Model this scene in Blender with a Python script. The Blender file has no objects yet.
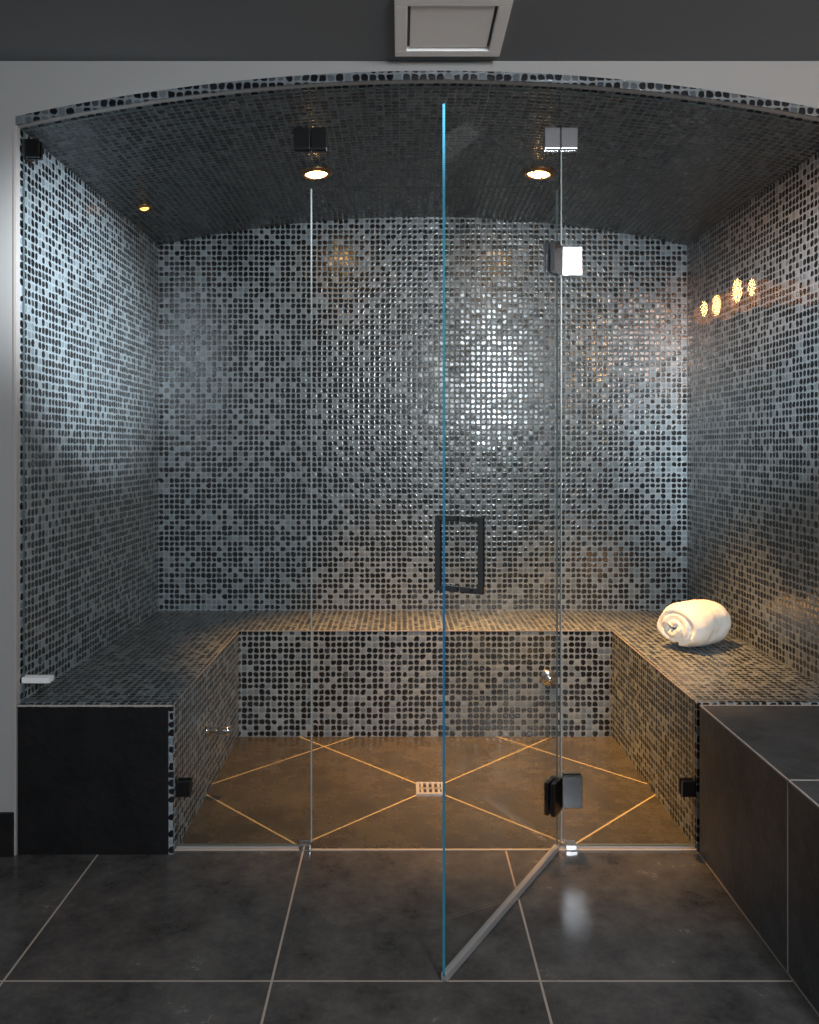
import bpy, bmesh, math, random
from mathutils import Vector, Matrix, noise
random.seed(4)
C = bpy.context.scene.collection
R = math.radians

# ------------------------------------------------------------------ dimensions (metres)
W = 1.275          # half width of the steam room
D = 1.438          # depth, front edge to back wall
BX = 0.80          # inner face of side benches
BY = 1.000         # front face of back bench
BH = 0.455         # bench height
ZS, HR = 2.216, 0.138   # spring height and rise of vault
CEIL = 2.412
GY = 0.020         # glass plane
PITCH = 0.0255

def zv(x): return ZS + HR*(1-(x/W)**2)

# ------------------------------------------------------------------ node helpers
class NT:
    def __init__(s, name):
        s.m = bpy.data.materials.new(name); s.m.use_nodes = True
        s.t = s.m.node_tree; s.t.nodes.clear()
        s.out = s.t.nodes.new('ShaderNodeOutputMaterial')
    def n(s, typ, **kw):
        nd = s.t.nodes.new(typ)
        for k, v in kw.items(): setattr(nd, k, v)
        return nd
    def l(s, a, b): s.t.links.new(a, b)
    def put(s, sock, v):
        if isinstance(v, bpy.types.NodeSocket): s.l(v, sock)
        else: sock.default_value = v
    def math(s, op, a, b=None, c=None):
        nd = s.n('ShaderNodeMath', operation=op)
        s.put(nd.inputs[0], a)
        if b is not None: s.put(nd.inputs[1], b)
        if c is not None: s.put(nd.inputs[2], c)
        return nd.outputs[0]
    def mix(s, f, a, b):
        nd = s.n('ShaderNodeMix', data_type='RGBA')
        s.put(nd.inputs[0], f); s.put(nd.inputs[6], a); s.put(nd.inputs[7], b)
        return nd.outputs[2]
    def vmath(s, op, a, b=None, sc=None):
        nd = s.n('ShaderNodeVectorMath', operation=op)
        s.put(nd.inputs[0], a)
        if b is not None: s.put(nd.inputs[1], b)
        if sc is not None: s.put(nd.inputs[3], sc)
        return nd.outputs[0]
    def bsdf(s, **kw):
        b = s.n('ShaderNodeBsdfPrincipled')
        for k, v in kw.items(): s.put(b.inputs[k.replace('_', ' ')], v)
        s.l(b.outputs[0], s.out.inputs[0]); return b

def col(r, g, b): return (r, g, b, 1)

def mat_mosaic(name='mosaic_tile', k=.76, dark=.73, jitter=(.026,.026,.085), spread=.18):
    s = NT(name)
    uv0 = s.n('ShaderNodeUVMap').outputs[0]
    uvs = s.vmath('SCALE', uv0, sc=1/PITCH)
    # hand-set tiles: edges wander a little
    wob = s.n('ShaderNodeTexNoise'); wob.inputs['Scale'].default_value = 1.2; wob.inputs['Detail'].default_value = 1
    s.l(uvs, wob.inputs['Vector'])
    uvw = s.vmath('ADD', uvs, s.vmath('SCALE', s.vmath('SUBTRACT', wob.outputs['Color'], (.5,.5,.5)), sc=.42))
    sep = s.n('ShaderNodeSeparateXYZ'); s.l(uvw, sep.inputs[0])
    u, v = sep.outputs[0], sep.outputs[1]
    fu, fv = s.math('FLOOR', u), s.math('FLOOR', v)
    comb = s.n('ShaderNodeCombineXYZ')
    s.l(fu, comb.inputs[0]); s.l(fv, comb.inputs[1])
    wn = s.n('ShaderNodeTexWhiteNoise', noise_dimensions='2D'); s.l(comb.outputs[0], wn.inputs['Vector'])
    # alternate cells lean dark / light so that the colours scatter evenly
    chk = s.math('MULTIPLY', s.math('PINGPONG', s.math('MULTIPLY', s.math('ADD', fu, fv), .5), .5), 2.0)
    val = s.math('MULTIPLY_ADD', chk, spread, s.math('MULTIPLY', wn.outputs['Value'], 1-spread))
    ramp = s.n('ShaderNodeValToRGB'); cr = ramp.color_ramp; cr.interpolation = 'CONSTANT'
    stops = [(0, col(.0025,.003,.0045)), (dark*.66, col(.007,.009,.0125)), (dark*.95, col(.03,.039,.050)),
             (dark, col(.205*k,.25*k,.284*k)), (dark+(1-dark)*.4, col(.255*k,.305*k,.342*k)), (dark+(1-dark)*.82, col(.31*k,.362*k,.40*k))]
    cr.elements[0].position = 0; cr.elements[0].color = stops[0][1]
    cr.elements[1].position = stops[1][0]; cr.elements[1].color = stops[1][1]
    for p, c in stops[2:]:
        e = cr.elements.new(p); e.color = c
    s.l(val, ramp.inputs[0])
    a = s.math('ABSOLUTE', s.math('SUBTRACT', s.math('FRACT', u), .5))
    b = s.math('ABSOLUTE', s.math('SUBTRACT', s.math('FRACT', v), .5))
    r0 = s.math('POWER', s.math('ADD', s.math('POWER', a, 2.7), s.math('POWER', b, 2.7)), 1/2.7)
    wsep = s.n('ShaderNodeSeparateColor'); s.l(wn.outputs['Color'], wsep.inputs[0])
    r = s.math('MULTIPLY_ADD', wsep.outputs[1], .08, s.math('SUBTRACT', r0, .04))
    mr = s.n('ShaderNodeMapRange'); s.l(r, mr.inputs[0])
    mr.inputs[1].default_value = .38; mr.inputs[2].default_value = .445
    mr.inputs[3].default_value = 1; mr.inputs[4].default_value = 0
    mask = mr.outputs[0]
    c = s.mix(mask, col(.29*k,.342*k,.38*k), ramp.outputs[0])
    rough = s.math('MULTIPLY_ADD', mask, -.35, .54)
    geo = s.n('ShaderNodeNewGeometry')
    jit = s.vmath('MULTIPLY', s.vmath('SUBTRACT', wn.outputs['Color'], (.5,.5,.5)), jitter)
    nrm = s.vmath('NORMALIZE', s.vmath('ADD', geo.outputs['Normal'], jit))
    mr2 = s.n('ShaderNodeMapRange'); s.l(r, mr2.inputs[0])
    mr2.inputs[1].default_value = .30; mr2.inputs[2].default_value = .48
    mr2.inputs[3].default_value = 1; mr2.inputs[4].default_value = 0
    bp = s.n('ShaderNodeBump'); bp.inputs['Strength'].default_value = .34; bp.inputs['Distance'].default_value = .002
    s.l(mr2.outputs[0], bp.inputs['Height']); s.l(nrm, bp.inputs['Normal'])
    s.bsdf(Base_Color=c, Roughness=rough, Normal=bp.outputs[0], IOR=1.75)
    return s.m

def slate_nodes(s, c0, c1, scale=3.0, bump=.35, lo=.34, hi=.67):
    geo = s.n('ShaderNodeTexCoord').outputs['Object']
    n1 = s.n('ShaderNodeTexNoise'); n1.inputs['Scale'].default_value = scale; n1.inputs['Detail'].default_value = 12
    n1.inputs['Roughness'].default_value = .78; s.l(geo, n1.inputs['Vector'])
    mr = s.n('ShaderNodeMapRange'); s.l(n1.outputs[0], mr.inputs[0])
    mr.inputs[1].default_value = lo; mr.inputs[2].default_value = hi
    n2 = s.n('ShaderNodeTexNoise'); n2.inputs['Scale'].default_value = 40; n2.inputs['Detail'].default_value = 6
    s.l(geo, n2.inputs['Vector'])
    bp = s.n('ShaderNodeBump'); bp.inputs['Strength'].default_value = bump; bp.inputs['Distance'].default_value = .004
    s.l(n2.outputs[0], bp.inputs['Height'])
    return s.mix(mr.outputs[0], c0, c1), bp.outputs[0], mr.outputs[0]

def mat_slate(name, c0, c1, rough=.5, spec=.5):
    s = NT(name)
    c, nb, f = slate_nodes(s, c0, c1, 3.5, .5)
    s.bsdf(Base_Color=c, Roughness=rough, Normal=nb, Specular_IOR_Level=spec)
    return s.m

def mat_floor(name, c0, c1, grout, size, ox, oy, rot, rough, gw, bump=.16, rv=.14, lo=.34, hi=.67):
    s = NT(name)
    c, nb, f = slate_nodes(s, c0, c1, 4.5, bump, lo, hi)
    uv = s.n('ShaderNodeUVMap').outputs[0]
    mp = s.n('ShaderNodeMapping', vector_type='TEXTURE')
    mp.inputs['Location'].default_value = (ox, oy, 0); mp.inputs['Rotation'].default_value = (0, 0, rot)
    mp.inputs['Scale'].default_value = (size, size, 1)
    s.l(uv, mp.inputs[0])
    sep = s.n('ShaderNodeSeparateXYZ'); s.l(mp.outputs[0], sep.inputs[0])
    d = s.math('MINIMUM', s.math('PINGPONG', sep.outputs[0], .5), s.math('PINGPONG', sep.outputs[1], .5))
    g = s.math('LESS_THAN', d, gw/size/2)
    cc = s.mix(g, c, grout)
    rr = s.math('ADD', s.math('MULTIPLY', f, rv), s.math('MULTIPLY_ADD', g, .3, rough))
    s.bsdf(Base_Color=cc, Roughness=rr, Normal=nb)
    return s.m

def mat_plain(name, c, rough=.5, metal=0, bump=None, **kw):
    s = NT(name)
    b = s.bsdf(Base_Color=c, Roughness=rough, Metallic=metal, **kw)
    if bump:
        n1 = s.n('ShaderNodeTexNoise'); n1.inputs['Scale'].default_value = bump[0]; n1.inputs['Detail'].default_value = 4
        tc = s.n('ShaderNodeTexCoord'); s.l(tc.outputs['Object'], n1.inputs['Vector'])
        bp = s.n('ShaderNodeBump'); bp.inputs['Strength'].default_value = bump[1]; bp.inputs['Distance'].default_value = bump[2]
        s.l(n1.outputs[0], bp.inputs['Height']); s.l(bp.outputs[0], b.inputs['Normal'])
    return s.m

def mat_edge():
    # polished cut edge of the door glass: blue above, greener low down
    s = NT('glass_cut_edge')
    tc = s.n('ShaderNodeTexCoord'); sep = s.n('ShaderNodeSeparateXYZ'); s.l(tc.outputs['Object'], sep.inputs[0])
    ramp = s.n('ShaderNodeValToRGB'); cr = ramp.color_ramp
    cr.elements[0].position = 0; cr.elements[0].color = col(.03,.24,.33)
    cr.elements[1].position = 1; cr.elements[1].color = col(.05,.22,.34)
    e = cr.elements.new(.45); e.color = col(.02,.14,.30)
    e = cr.elements.new(.72); e.color = col(.06,.30,.34)
    s.l(s.math('MULTIPLY', sep.outputs[2], .5), ramp.inputs[0])
    s.bsdf(Base_Color=ramp.outputs[0], Roughness=.12)
    return s.m

def mat_glass():
    s = NT('clear_glass')
    tr = s.n('ShaderNodeBsdfTransparent'); tr.inputs[0].default_value = col(.965,.978,.976)
    gl = s.n('ShaderNodeBsdfGlossy'); gl.inputs['Roughness'].default_value = 0.0
    lw = s.n('ShaderNodeLayerWeight'); lw.inputs[0].default_value = .5
    f = s.math('MULTIPLY_ADD', s.math('POWER', lw.outputs['Facing'], 4.0), .6, .012)
    mx = s.n('ShaderNodeMixShader'); s.l(f, mx.inputs[0]); s.l(tr.outputs[0], mx.inputs[1]); s.l(gl.outputs[0], mx.inputs[2])
    s.l(mx.outputs[0], s.out.inputs[0])
    return s.m

def mat_emit(name, c, st):
    s = NT(name)
    e = s.n('ShaderNodeEmission'); e.inputs[0].default_value = c; e.inputs[1].default_value = st
    s.l(e.outputs[0], s.out.inputs[0]); return s.m

MOS = mat_mosaic()
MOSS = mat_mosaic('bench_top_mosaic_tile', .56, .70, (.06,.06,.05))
MOSD = mat_mosaic('shaded_mosaic_tile', .33, .68, (.08,.08,.08))  # wall mosaic darkened in colour to imitate shade on vault and arch band
SLATE = mat_slate('dark_slate', col(.002,.002,.0024), col(.009,.009,.0095), .6, .25)
SLATE2 = mat_slate('grey_slate', col(.028,.030,.033), col(.115,.121,.128), .5)
SLATE3 = mat_slate('charcoal_slate', col(.018,.019,.020), col(.068,.070,.073), .5)
FLO = mat_floor('outer_floor_slate', col(.024,.0228,.0218), col(.104,.099,.095), col(.32,.275,.235), .622, -.407, .012, 0, .17, .0055, .12, .12)
FLI = mat_floor('shower_floor_slate', col(.020,.0185,.0145), col(.074,.068,.051), col(.34,.285,.16), .60, 0, .46, R(45), .20, .0065, .18, .14, .31, .71)
PLAST = mat_plain('grey_plaster', col(.27,.27,.265), .8, bump=(120,.1,.001))
CEILM = mat_plain('dark_ceiling_paint', col(.13,.14,.148), .85, bump=(120,.1,.001))
PALE = mat_plain('pale_edge_trim', col(.33,.30,.28), .45)
GROUT = mat_plain('pale_grout', col(.36,.33,.30), .7)
CHROME = mat_plain('polished_chrome', col(.80,.81,.83), .14, 1)
DCHROME = mat_plain('dark_chrome', col(.10,.10,.105), .22, 1)
HCHROME = mat_plain('handle_dark_chrome', col(.16,.16,.165), .16, 1)
SCHROME = mat_plain('dark_reflection_chrome', col(.17,.17,.175), .18, 1)  # hinge chrome with a dark room's reflection put into its colour
ALU = mat_plain('brushed_aluminium', col(.55,.55,.56), .35, .7)
SATIN = mat_plain('white_satin_metal', col(.85,.85,.85), .35, .2)
GLASS = mat_glass()
GEDGE = mat_edge()
GEDGE2 = mat_plain('glass_dull_cut_edge', col(.09,.125,.13), .2)
SEAL = mat_plain('translucent_seal', col(.28,.315,.315), .3)
BLACK = mat_plain('slot_shade_black', col(.004,.004,.004), .6)
WHITEP = mat_plain('white_vent_plastic', col(.80,.80,.79), .5)
TOWEL = mat_plain('white_terry', col(.95,.94,.92), .95, bump=(320,.6,.003))
LENS = mat_emit('warm_lamp_lens', col(1,.52,.16), 85)
LENS2 = mat_emit('warm_small_lamp_lens', col(1,.40,.10), 4)
RINGM = mat_plain('bronze_ring', col(.30,.18,.09), .3, .9)

# ------------------------------------------------------------------ mesh helpers
def box_uv(me):
    uvl = me.uv_layers.new(name='UVMap')
    for p in me.polygons:
        n = p.normal; a = max(range(3), key=lambda i: abs(n[i]))
        for li in p.loop_indices:
            co = me.vertices[me.loops[li].vertex_index].co
            uvl.data[li].uv = ((co.y, co.z), (co.x, co.z), (co.x, co.y))[a]

def obj(name, bm, mats, parent=None, smooth=False, uv=True):
    bmesh.ops.recalc_face_normals(bm, faces=bm.faces[:])
    me = bpy.data.meshes.new(name); bm.to_mesh(me); bm.free()
    for m in (mats if isinstance(mats, (list, tuple)) else [mats]): me.materials.append(m)
    if uv: box_uv(me)
    if smooth:
        for p in me.polygons: p.use_smooth = True
    o = bpy.data.objects.new(name, me); C.objects.link(o)
    if parent: o.parent = parent
    return o

def tag(o, label, cat, group=None):
    o['label'] = label; o['category'] = cat
    if group: o['group'] = group
    return o

def struct(o, label=None):
    o['kind'] = 'structure'
    if label: o['label'] = label
    return o

def thing(name, label, cat, loc=(0,0,0), rot=(0,0,0), group=None):
    o = bpy.data.objects.new(name, None); C.objects.link(o); o.empty_display_size = .05
    o.location = loc; o.rotation_euler = rot
    return tag(o, label, cat, group)

def add_box(bm, x0, x1, y0, y1, z0, z1, bev=0, mi=0):
    r = bmesh.ops.create_cube(bm, size=1)
    vs = r['verts']
    for v in vs:
        v.co = Vector(((x0+x1)/2+v.co.x*(x1-x0), (y0+y1)/2+v.co.y*(y1-y0), (z0+z1)/2+v.co.z*(z1-z0)))
    fs = list({f for v in vs for f in v.link_faces})
    for f in fs: f.material_index = mi
    if bev:
        es = list({e for v in vs for e in v.link_edges})
        bmesh.ops.bevel(bm, geom=es, offset=bev, segments=2, affect='EDGES', profile=.7)
    return bm

def boxbm(*a, **k): return add_box(bmesh.new(), *a, **k)

def prism_xz(poly, y0, y1, side_mi=0):
    """side_mi: one material index for all side faces, or one per side"""
    bm = bmesh.new()
    a = [bm.verts.new((x, y0, z)) for x, z in poly]; b = [bm.verts.new((x, y1, z)) for x, z in poly]
    bm.faces.new(a); bm.faces.new(b[::-1])
    n = len(poly)
    for i in range(n):
        f = bm.faces.new((a[i], a[(i+1) % n], b[(i+1) % n], b[i]))
        f.material_index = side_mi[i] if isinstance(side_mi, (list, tuple)) else side_mi
    return bm

def prism_xy(poly, z0, z1):
    bm = bmesh.new()
    a = [bm.verts.new((x, y, z0)) for x, y in poly]; b = [bm.verts.new((x, y, z1)) for x, y in poly]
    bm.faces.new(a); bm.faces.new(b[::-1]); n = len(poly)
    for i in range(n): bm.faces.new((a[i], a[(i+1) % n], b[(i+1) % n], b[i]))
    return bm

def lathe(prof, seg=32, bm=None, M=None):
    """profile of (r, h) turned round local z"""
    bm = bm or bmesh.new(); M = M or Matrix.Identity(4); rings = []
    for r, h in prof:
        if r < 1e-6: rings.append([bm.verts.new(M @ Vector((0,0,h)))])
        else: rings.append([bm.verts.new(M @ Vector((r*math.cos(2*math.pi*i/seg), r*math.sin(2*math.pi*i/seg), h))) for i in range(seg)])
    for A, B in zip(rings, rings[1:]):
        for i in range(seg):
            j = (i+1) % seg
            if len(A) == 1 and len(B) == 1: continue
            if len(A) == 1: bm.faces.new((A[0], B[i], B[j]))
            elif len(B) == 1: bm.faces.new((A[i], A[j], B[0]))
            else: bm.faces.new((A[i], A[j], B[j], B[i]))
    return bm

# ------------------------------------------------------------------ setting
OX = 2.4
bm = bmesh.new()
add_box(bm, -OX, OX, -3.6, GY-.004, -.06, 0, mi=0)
add_box(bm, -W-.1, W+.1, GY-.004, D+.1, -.06, 0, mi=1)
struct(obj('floor', bm, [FLO, FLI]), 'dark slate tiled floor, warm brown inside the shower')

struct(obj('wall_back', boxbm(-W-.1, W+.1, D, D+.1, 0, 2.42), MOS), 'back wall of dark and grey glass mosaic')
struct(obj('wall_left', boxbm(-W-.1, -W, 0, D, 0, 2.40), MOS), 'left mosaic wall')
struct(obj('wall_right', boxbm(W, W+.1, 0, D, 0, 2.40), MOS), 'right mosaic wall')

# vault
N = 64
bm = bmesh.new(); uvl = bm.loops.layers.uv.new('UVMap')
xs = [-W+2*W*i/N for i in range(N+1)]
arc = [0]
for i in range(N): arc.append(arc[-1]+math.hypot(xs[i+1]-xs[i], zv(xs[i+1])-zv(xs[i])))
lo = [(bm.verts.new((x, 0, zv(x))), bm.verts.new((x, D, zv(x)))) for x in xs]
hi = [(bm.verts.new((x, 0, zv(x)+.03)), bm.verts.new((x, D, zv(x)+.03))) for x in xs]
for i in range(N):
    for L, flip in ((lo, 0), (hi, 1)):
        f = bm.faces.new((L[i][0], L[i+1][0], L[i+1][1], L[i][1]))
        for lp, (aa, yy) in zip(f.loops, ((arc[i],0),(arc[i+1],0),(arc[i+1],D),(arc[i],D))): lp[uvl].uv = (aa, yy)
    for k in (0, 1):
        bm.faces.new((lo[i][k], lo[i+1][k], hi[i+1][k], hi[i][k]))
for i in (0, N): bm.faces.new((lo[i][0], lo[i][1], hi[i][1], hi[i][0]))
o = struct(obj('ceiling_vault', bm, MOSD, uv=False), 'shallow barrel vault of mosaic, its shade put into the tile colour')

# front wall with arched opening
arch = [(x, zv(x)) for x in xs]
poly = [(-OX,0), (-W,0)] + arch + [(W,0), (OX,0), (OX,CEIL), (-OX,CEIL)]
struct(obj('wall_front', prism_xz(poly, -.02, 0), PLAST), 'light grey plaster wall round the arched opening')
poly = [(x, z+.026) for x, z in arch] + arch[::-1]
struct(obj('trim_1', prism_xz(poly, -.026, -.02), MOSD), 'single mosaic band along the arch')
struct(obj('ceiling', boxbm(-OX, OX, -3.6, 0, CEIL, CEIL+.05), CEILM), 'dark grey painted ceiling of the outer room')
struct(obj('baseboard_left', boxbm(-OX, -W-.006, -.034, -.02, 0, .13, bev=.002), SLATE), 'black slate baseboard')
struct(obj('trim_2', boxbm(-BX, BX, GY-.016, GY-.008, 0, .003), GROUT), 'pale threshold joint between the two floors')
struct(obj('trim_3', boxbm(-W-.008, -W, -.024, -.02, 0, ZS), PALE), 'thin pale edge trim beside the opening')

# ------------------------------------------------------------------ tiled bench
b = thing('tiled_bench', 'U-shaped built-in bench covered in dark and grey mosaic, inside the glass', 'bench', (0,0,0))
w_ = W-.003; d_ = D-.003
U = [(-w_,.001), (-BX,.001), (-BX,BY), (BX,BY), (BX,.001), (w_,.001), (w_,d_), (-w_,d_)]
obj('riser', prism_xy(U, 0, BH-.03), MOS, b)
bm = prism_xy(U, BH-.03, BH)
bmesh.ops.recalc_face_normals(bm, faces=bm.faces[:])
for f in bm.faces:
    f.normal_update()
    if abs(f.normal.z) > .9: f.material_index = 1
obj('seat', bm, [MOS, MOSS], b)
bm = boxbm(-w_, -BX-.014, -.02, 0, 0, BH-.006, bev=.002)
obj('end_panel', bm, SLATE, b)['label'] = 'near-black slate end panel'
bm = bmesh.new()
add_box(bm, -w_, -BX, -.021, .001, BH-.006, BH+.001)
add_box(bm, -BX-.014, -BX, -.018, .001, 0, BH-.006)
obj('corner_edge', bm, MOS, b)
bm = boxbm(-w_, -BX, -.0235, -.0195, BH-.004, BH+.001)
obj('edge_trim', bm, PALE, b)
bm = bmesh.new()
add_box(bm, -BX-.002, -BX+.001, 0.001, BY, BH-.003, BH+.001)
add_box(bm, BX-.001, BX+.002, 0.001, BY, BH-.003, BH+.001)
add_box(bm, -BX, BX, BY-.001, BY+.002, BH-.003, BH+.001)
obj('inner_edge_trim', bm, PALE, b)

# slate ledge outside the glass, running on towards the viewer
g = thing('slate_ledge', 'dark grey slate-clad ledge outside the glass at the right', 'ledge', (0,0,0))
RX = 1.50; FY = -1.21; JY = -.585
bm = boxbm(BX, RX, FY, -.021, 0, BH)
for f in bm.faces:
    f.normal_update()
    if f.normal.z > .9: f.material_index = 1
obj('body', bm, [SLATE2, SLATE3], g)
bm = bmesh.new()
add_box(bm, BX-.001, BX+.004, FY, -.021, BH-.003, BH+.001)      # inner top edge
add_box(bm, BX-.001, RX, JY-.002, JY+.002, BH-.003, BH+.001)    # joint across the top
add_box(bm, BX-.001, BX+.002, JY-.002, JY+.002, 0, BH)          # joint down the side
add_box(bm, BX-.001, BX+.002, FY, -.021, 0, .004)
add_box(bm, BX, RX, -.026, -.0215, BH-.003, BH+.001)
add_box(bm, BX-.001, RX, FY-.001, FY+.003, BH-.003, BH+.001)
obj('joint', bm, GROUT, g)

# ------------------------------------------------------------------ glass
GT = .010
def pane(poly, name, parent):
    return obj(name, prism_xz(poly, GY-GT/2, GY+GT/2, side_mi=1), [GLASS, GEDGE2], parent)
LXE, RXE = -.385, .384
def clamp(parent, x0, x1, z0, z1, m, name='clamp'):
    bm = bmesh.new()
    add_box(bm, x0, x1, GY-.017, GY-GT/2, z0, z1, bev=.002)
    add_box(bm, x0, x1, GY+GT/2, GY+.017, z0, z1, bev=.002)
    return obj(name, bm, m, parent)
EP = .004
def archpts(a, bb, n=24): return [(a+(bb-a)*i/n, zv(a+(bb-a)*i/n)-.004) for i in range(n+1)]

gl = thing('glass_panel', 'fixed frameless glass panel left of the doorway, notched over the bench', 'glass panel', (0,0,0))
poly = [(LXE,.012), (LXE, zv(LXE)-.004)] + archpts(LXE, -W+EP)[1:] + [(-W+EP, BH+.004), (-BX+EP, BH+.004), (-BX+EP, .012)]
pane(poly, 'pane', gl)
obj('bottom_channel', boxbm(-BX+.001, LXE, GY-.006, GY+.006, 0, .009), ALU, gl)
obj('edge_seal', boxbm(LXE, LXE+.0035, GY-.006, GY+.006, .02, 2.035), SEAL, gl)
clamp(gl, -BX+.001, -BX+.045, .165, .213, DCHROME)
clamp(gl, -W+.004, -1.185, .514, .532, SATIN)
clamp(gl, -W+.004, -W+.055, 2.13, 2.185, DCHROME)
clamp(gl, LXE-.052, LXE-.001, 2.155, 2.22, DCHROME)
clamp(gl, LXE-.035, LXE, .001, .018, CHROME)

gr = thing('glass_panel', 'fixed frameless glass panel right of the doorway carrying the door hinges', 'glass panel', (0,0,0))
poly = [(RXE,.012), (BX-EP,.012), (BX-EP,BH+.004), (W-EP,BH+.004), (W-EP, zv(W)-.002)] + archpts(W-EP, RXE)[1:]
pane(poly, 'pane', gr)
obj('bottom_channel', boxbm(RXE, BX-.001, GY-.006, GY+.006, 0, .009), ALU, gr)
obj('edge_seal', boxbm(RXE+.001, RXE+.0045, GY-.007, GY+.007, .02, 2.15), SEAL, gr)
clamp(gr, BX-.045, BX-.001, .165, .213, DCHROME)
clamp(gr, RXE+.015, RXE+.05, .001, .018, CHROME)
clamp(gr, RXE+.001, RXE+.052, 2.155, 2.22, CHROME)
clamp(gr, RXE+.004, RXE+.066, .130, .228, SCHROME, 'hinge_plate')
clamp(gr, RXE+.004, RXE+.066, 1.765, 1.855, CHROME, 'hinge_plate')

gt = thing('glass_panel', 'shallow glass transom above the doorway, arched along its top', 'glass panel', (0,0,0))
poly = [(LXE+.004, 2.042), (RXE-.004, 2.042)] + archpts(RXE-.004, LXE+.004)
pane(poly, 'pane', gt)
clamp(gt, RXE-.05, RXE-.002, 2.155, 2.22, CHROME)
clamp(gt, LXE+.002, LXE+.05, 2.155, 2.22, DCHROME)

# open door
dr = thing('shower_door', 'frameless clear glass door standing open towards the room, greenish blue cut edge', 'door', (RXE-.006, GY-.006, 0), (0,0,R(58.4)))
DW = .738; DT = .0066
obj('pane', prism_xz([(-DW,.014), (-.012,.014), (-.012,2.03), (-DW,2.03)], -DT/2, DT/2, side_mi=[2,2,2,1]), [GLASS, GEDGE, GEDGE2], dr)
obj('door_sweep', boxbm(-DW, -.012, -.008, .008, .002, .020, bev=.003), ALU, dr)
for z0, z1, m in ((.130,.228,DCHROME), (1.765,1.855,CHROME)):  # lower leaf darker in colour, imitating its dark reflection
    bm = bmesh.new()
    add_box(bm, -.075, -.010, -.017, -DT/2, z0, z1, bev=.002)
    add_box(bm, -.075, -.010, DT/2, .017, z0, z1, bev=.002)
    lathe([(0,z0+.012), (.006,z0+.012), (.006,z1-.012), (0,z1-.012)], 16, bm, Matrix.Translation((-.006,0,0)))
    obj('hinge', bm, m, dr)
for sgn in (-1, 1):
    hx = -DW+.078; t = .0066; off = .064
    bm = bmesh.new()
    ya, yb = sorted((sgn*(off-2*t), sgn*off))
    add_box(bm, hx-t, hx+t, ya, yb, .890, 1.072, bev=.0025)
    yc, yd = sorted((sgn*DT/2, sgn*(off-t)))
    for zz in (.890, 1.072-2*t):
        add_box(bm, hx-t, hx+t, yc, yd, zz, zz+2*t, bev=.002)
    obj('handle', bm, HCHROME, dr)

# ------------------------------------------------------------------ drain
d = thing('floor_drain', 'small square metal drain in the middle of the shower floor', 'drain', (0,.46,0))
bm = bmesh.new(); q = .052
for a in ((-q,q,-q,-q+.012), (-q,q,q-.012,q), (-q,-q+.012,-q+.012,q-.012), (q-.012,q,-q+.012,q-.012)):
    add_box(bm, a[0], a[1], a[2], a[3], 0, .005)
obj('frame', bm, ALU, d)
obj('well_shade', boxbm(-q+.012, q-.012, -q+.012, q-.012, 0, .001), BLACK, d)  # flat black plate, the hollow's darkness put into its colour
bm = bmesh.new()
for i in range(4):
    x = -.03+.02*i
    add_box(bm, x-.0045, x+.0045, -q+.012, q-.012, .001, .004)
add_box(bm, -q+.012, q-.012, -.004, .004, .001, .004)
obj('grate', bm, ALU, d)

# ------------------------------------------------------------------ steam outlets
s1 = thing('steam_nozzle', 'chrome spout sticking out of the left bench riser', 'nozzle', (-BX+.001, .42, .226), (0, R(90), 0))
obj('flange', lathe([(0,0), (.026,0), (.026,.004), (.020,.008), (0,.008)]), CHROME, s1, True)
obj('spout', lathe([(0,.006), (.012,.006), (.012,.05), (.016,.054), (.016,.076), (.013,.082), (0,.082)]), CHROME, s1, True)
s2 = thing('steam_nozzle', 'round chrome knob on the back bench riser, built for a reflection of the spout', 'nozzle', (.525, BY-.002, .255), (R(90), 0, 0))  # solid stand-in for a reflection of the left spout
obj('flange', lathe([(0,0), (.034,0), (.034,.005), (.028,.010), (0,.010)]), CHROME, s2, True)
obj('spout', lathe([(0,.008), (.018,.008), (.018,.035), (.014,.042), (0,.042)]), CHROME, s2, True)

# ------------------------------------------------------------------ downlights
WARM = (1,.47,.14)
def downlight(x, y, r, lens, label, group, power, aim=None, spot=92):
    sl = math.atan(2*HR*x/W**2)
    t = thing('ceiling_downlight', label, 'ceiling light', (x, y, zv(x)), (0, sl, 0), group)
    obj('trim_ring', lathe([(r*.78,-.003), (r*.82,-.010), (r*1.0,-.010), (r*1.22,-.003), (r*1.24,.002), (r*.78,.002), (r*.78,-.003)]), RINGM, t, True)
    obj('lens', lathe([(0,-.016), (r*.35,-.0145), (r*.6,-.0105), (r*.79,-.004)]), lens, t, True)
    if power:
        L = bpy.data.lights.new('downlight_lamp', 'SPOT'); L.energy = power; L.color = WARM
        L.spot_size = R(spot); L.spot_blend = 1.0; L.shadow_soft_size = .04
        lo_ = bpy.data.objects.new('downlight_lamp', L); C.objects.link(lo_)
        lo_.location = (x, y, zv(x)-.03)
        if aim: lo_.rotation_euler = (Vector(aim)-lo_.location).to_track_quat('-Z', 'Y').to_euler()
    return t
downlight(-.445, .76, .055, LENS, 'glowing warm recessed downlight in the vault, left one of the large pair', None, 370, (-.05,.76,0), 56)
downlight(.445, .76, .055, LENS, 'glowing warm recessed downlight in the vault, right one of the large pair', None, 560, (.62,.72,0), 56)
downlight(-1.17, .88, .026, LENS2, 'tiny orange recessed light low on the vault near the left wall', None, 0)

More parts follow.
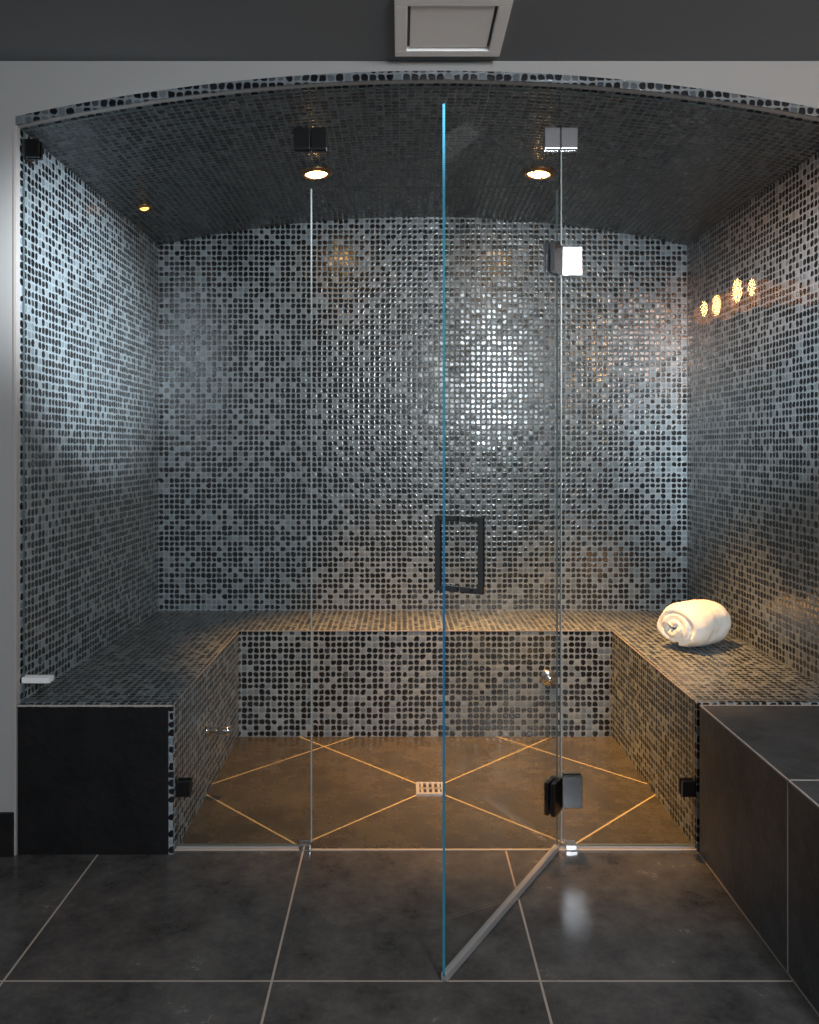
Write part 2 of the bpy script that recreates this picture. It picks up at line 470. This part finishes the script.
# ------------------------------------------------------------------ ceiling vent
v = thing('ceiling_vent', 'square pale ceiling vent set in the dark ceiling above the opening', 'vent', (.03, -.235, CEIL))
bm = bmesh.new(); q = .155; w = .035
for a in ((-q,q,-q,-q+w), (-q,q,q-w,q), (-q,-q+w,-q+w,q-w), (q-w,q,-q+w,q-w)):
    add_box(bm, a[0], a[1], a[2], a[3], -.016, 0, bev=.003)
obj('frame', bm, WHITEP, v)
obj('panel', boxbm(-q+w+.008, q-w-.008, -q+w+.008, q-w-.008, -.010, 0, bev=.003), WHITEP, v)

# ------------------------------------------------------------------ towel
def towel():
    bm = bmesh.new()
    turns = 2.6; n = 160; m = 30; L = .285; r0, r1 = .014, .084
    end = turns*2*math.pi
    grid = []
    for i in range(n+1):
        t = i/n; th = t*end
        r = r0+(r1-r0)*min(1, t*1.06)
        row = []
        for j in range(m+1):
            s = j/m
            x = (s-.5)*L*(1-.12*t)+.008*noise.noise(Vector((th*.9, s*3, 5.2)))
            endf = 1-.22*abs(2*s-1)**3.5
            nz = noise.noise(Vector((x*10, math.cos(th)*r*12, math.sin(th)*r*12)))
            nz += .4*noise.noise(Vector((x*26, math.cos(th)*r*28, math.sin(th)*r*28+4)))
            rr = r*endf + nz*.009*(.25+t)
            ang = th-end-1.75          # the free edge is tucked underneath
            z = math.sin(ang)*rr
            y = math.cos(ang)*rr*1.08
            if z < 0: z *= .86
            row.append(bm.verts.new((x, y, z)))
        grid.append(row)
    for i in range(n):
        for j in range(m):
            bm.faces.new((grid[i][j], grid[i+1][j], grid[i+1][j+1], grid[i][j+1]))
    return bm
t = obj('rolled_towel', towel(), TOWEL, None, True)
tag(t, 'rolled white terry towel lying on the right bench near the back corner', 'towel')
md = t.modifiers.new('thick', 'SOLIDIFY'); md.thickness = .0290; md.offset = 0
md = t.modifiers.new('soft', 'SUBSURF'); md.levels = 1; md.render_levels = 2
t.rotation_euler = (0, 0, R(36)); t.location = (1.055, .730, BH+.5)
# settle it on the bench: lowest point of the finished surface touches the top
bpy.context.view_layer.update()
dg = bpy.context.evaluated_depsgraph_get(); ev = t.evaluated_get(dg); me_ = ev.to_mesh()
zmin = min((t.matrix_world @ v.co).z for v in me_.vertices); ev.to_mesh_clear()
t.location.z -= zmin-(BH+.001)

# ------------------------------------------------------------------ lamps
def aimed(o, tgt): o.rotation_euler = (Vector(tgt)-o.location).to_track_quat('-Z', 'Y').to_euler()
def area(name, loc, tgt, sx, sy, power, c, shape='RECTANGLE'):
    L = bpy.data.lights.new(name, 'AREA'); L.shape = shape; L.size = sx; L.size_y = sy; L.energy = power; L.color = c
    o = bpy.data.objects.new(name, L); C.objects.link(o); o.location = loc; aimed(o, tgt)
    return o
def spot(name, loc, tgt, size, power, c, r=.12):
    L = bpy.data.lights.new(name, 'SPOT'); L.energy = power; L.color = c; L.spot_size = R(size); L.spot_blend = 1.0; L.shadow_soft_size = r
    o = bpy.data.objects.new(name, L); C.objects.link(o); o.location = loc; aimed(o, tgt)
area('window_daylight', (.86, -3.4, 2.02), (.2, 1.4, 1.2), .30, .76, 92, (.87,.94,1))
spot('added_wall_spot', (.55, -1.5, 2.24), (-1.275, .50, 1.72), 25, 1350, (.88,.94,1), .08)  # added unseen spot that brightens the left wall
spot('added_wall_spot', (.50, -1.9, 2.24), (1.275, .30, 1.62), 26, 720, (.92,.96,1), .08)  # another added spot, lifting the right wall
spot('added_warm_spot', (.45, -1.6, 2.24), (1.275, .60, 1.86), 20, 330, (1,.40,.17), .07)  # added orange spot imitating the flames' warm smear on the tiles
# a row of flame bulbs on the wall behind the viewer, with added halo lamps
for i in range(4):
    x, z = 1.57+.095*i+(.012, -.014, .006, -.008)[i], 2.0+.05*i+.016*(-1)**i
    sz = (.8, 1.05, 1.2, .9)[i]
    o = area('flame_bulb', (x, -2.0, z), (x-.9, 0, z-.3), .040*sz, .105*sz, 1.5*sz*sz, (1,.50,.17), 'ELLIPSE')
for i, (dx, dz, e, r) in enumerate(((.02,.0,1.0,.06), (.13,.045,1.5,.075), (.24,.10,1.9,.085), (.36,.12,1.2,.08), (.50,.125,.8,.075), (.62,.12,.5,.07))):
    L = bpy.data.lights.new('added_flame_halo', 'POINT'); L.energy = e; L.color = (1,.36,.09); L.shadow_soft_size = r
    o = bpy.data.objects.new('added_flame_halo', L); C.objects.link(o); o.location = (1.60+dx, -2.10, 2.0+dz)

w = bpy.data.worlds.new('world'); bpy.context.scene.world = w; w.use_nodes = True
w.node_tree.nodes['Background'].inputs[0].default_value = (.63,.67,.71,1)
w.node_tree.nodes['Background'].inputs[1].default_value = .26

# ------------------------------------------------------------------ camera
cam = bpy.data.cameras.new('camera'); co = bpy.data.objects.new('camera', cam); C.objects.link(co)
co.location = (-.11, -2.5, 1.23); co.rotation_euler = (R(90), 0, 0)
cam.sensor_width = 36; cam.sensor_fit = 'AUTO'; cam.lens = 816/1024*36
cam.shift_x = 9.5/1024; cam.shift_y = -62/1024
bpy.context.scene.camera = co
vs = bpy.context.scene.view_settings
vs.view_transform = 'Standard'; vs.exposure = 0.0
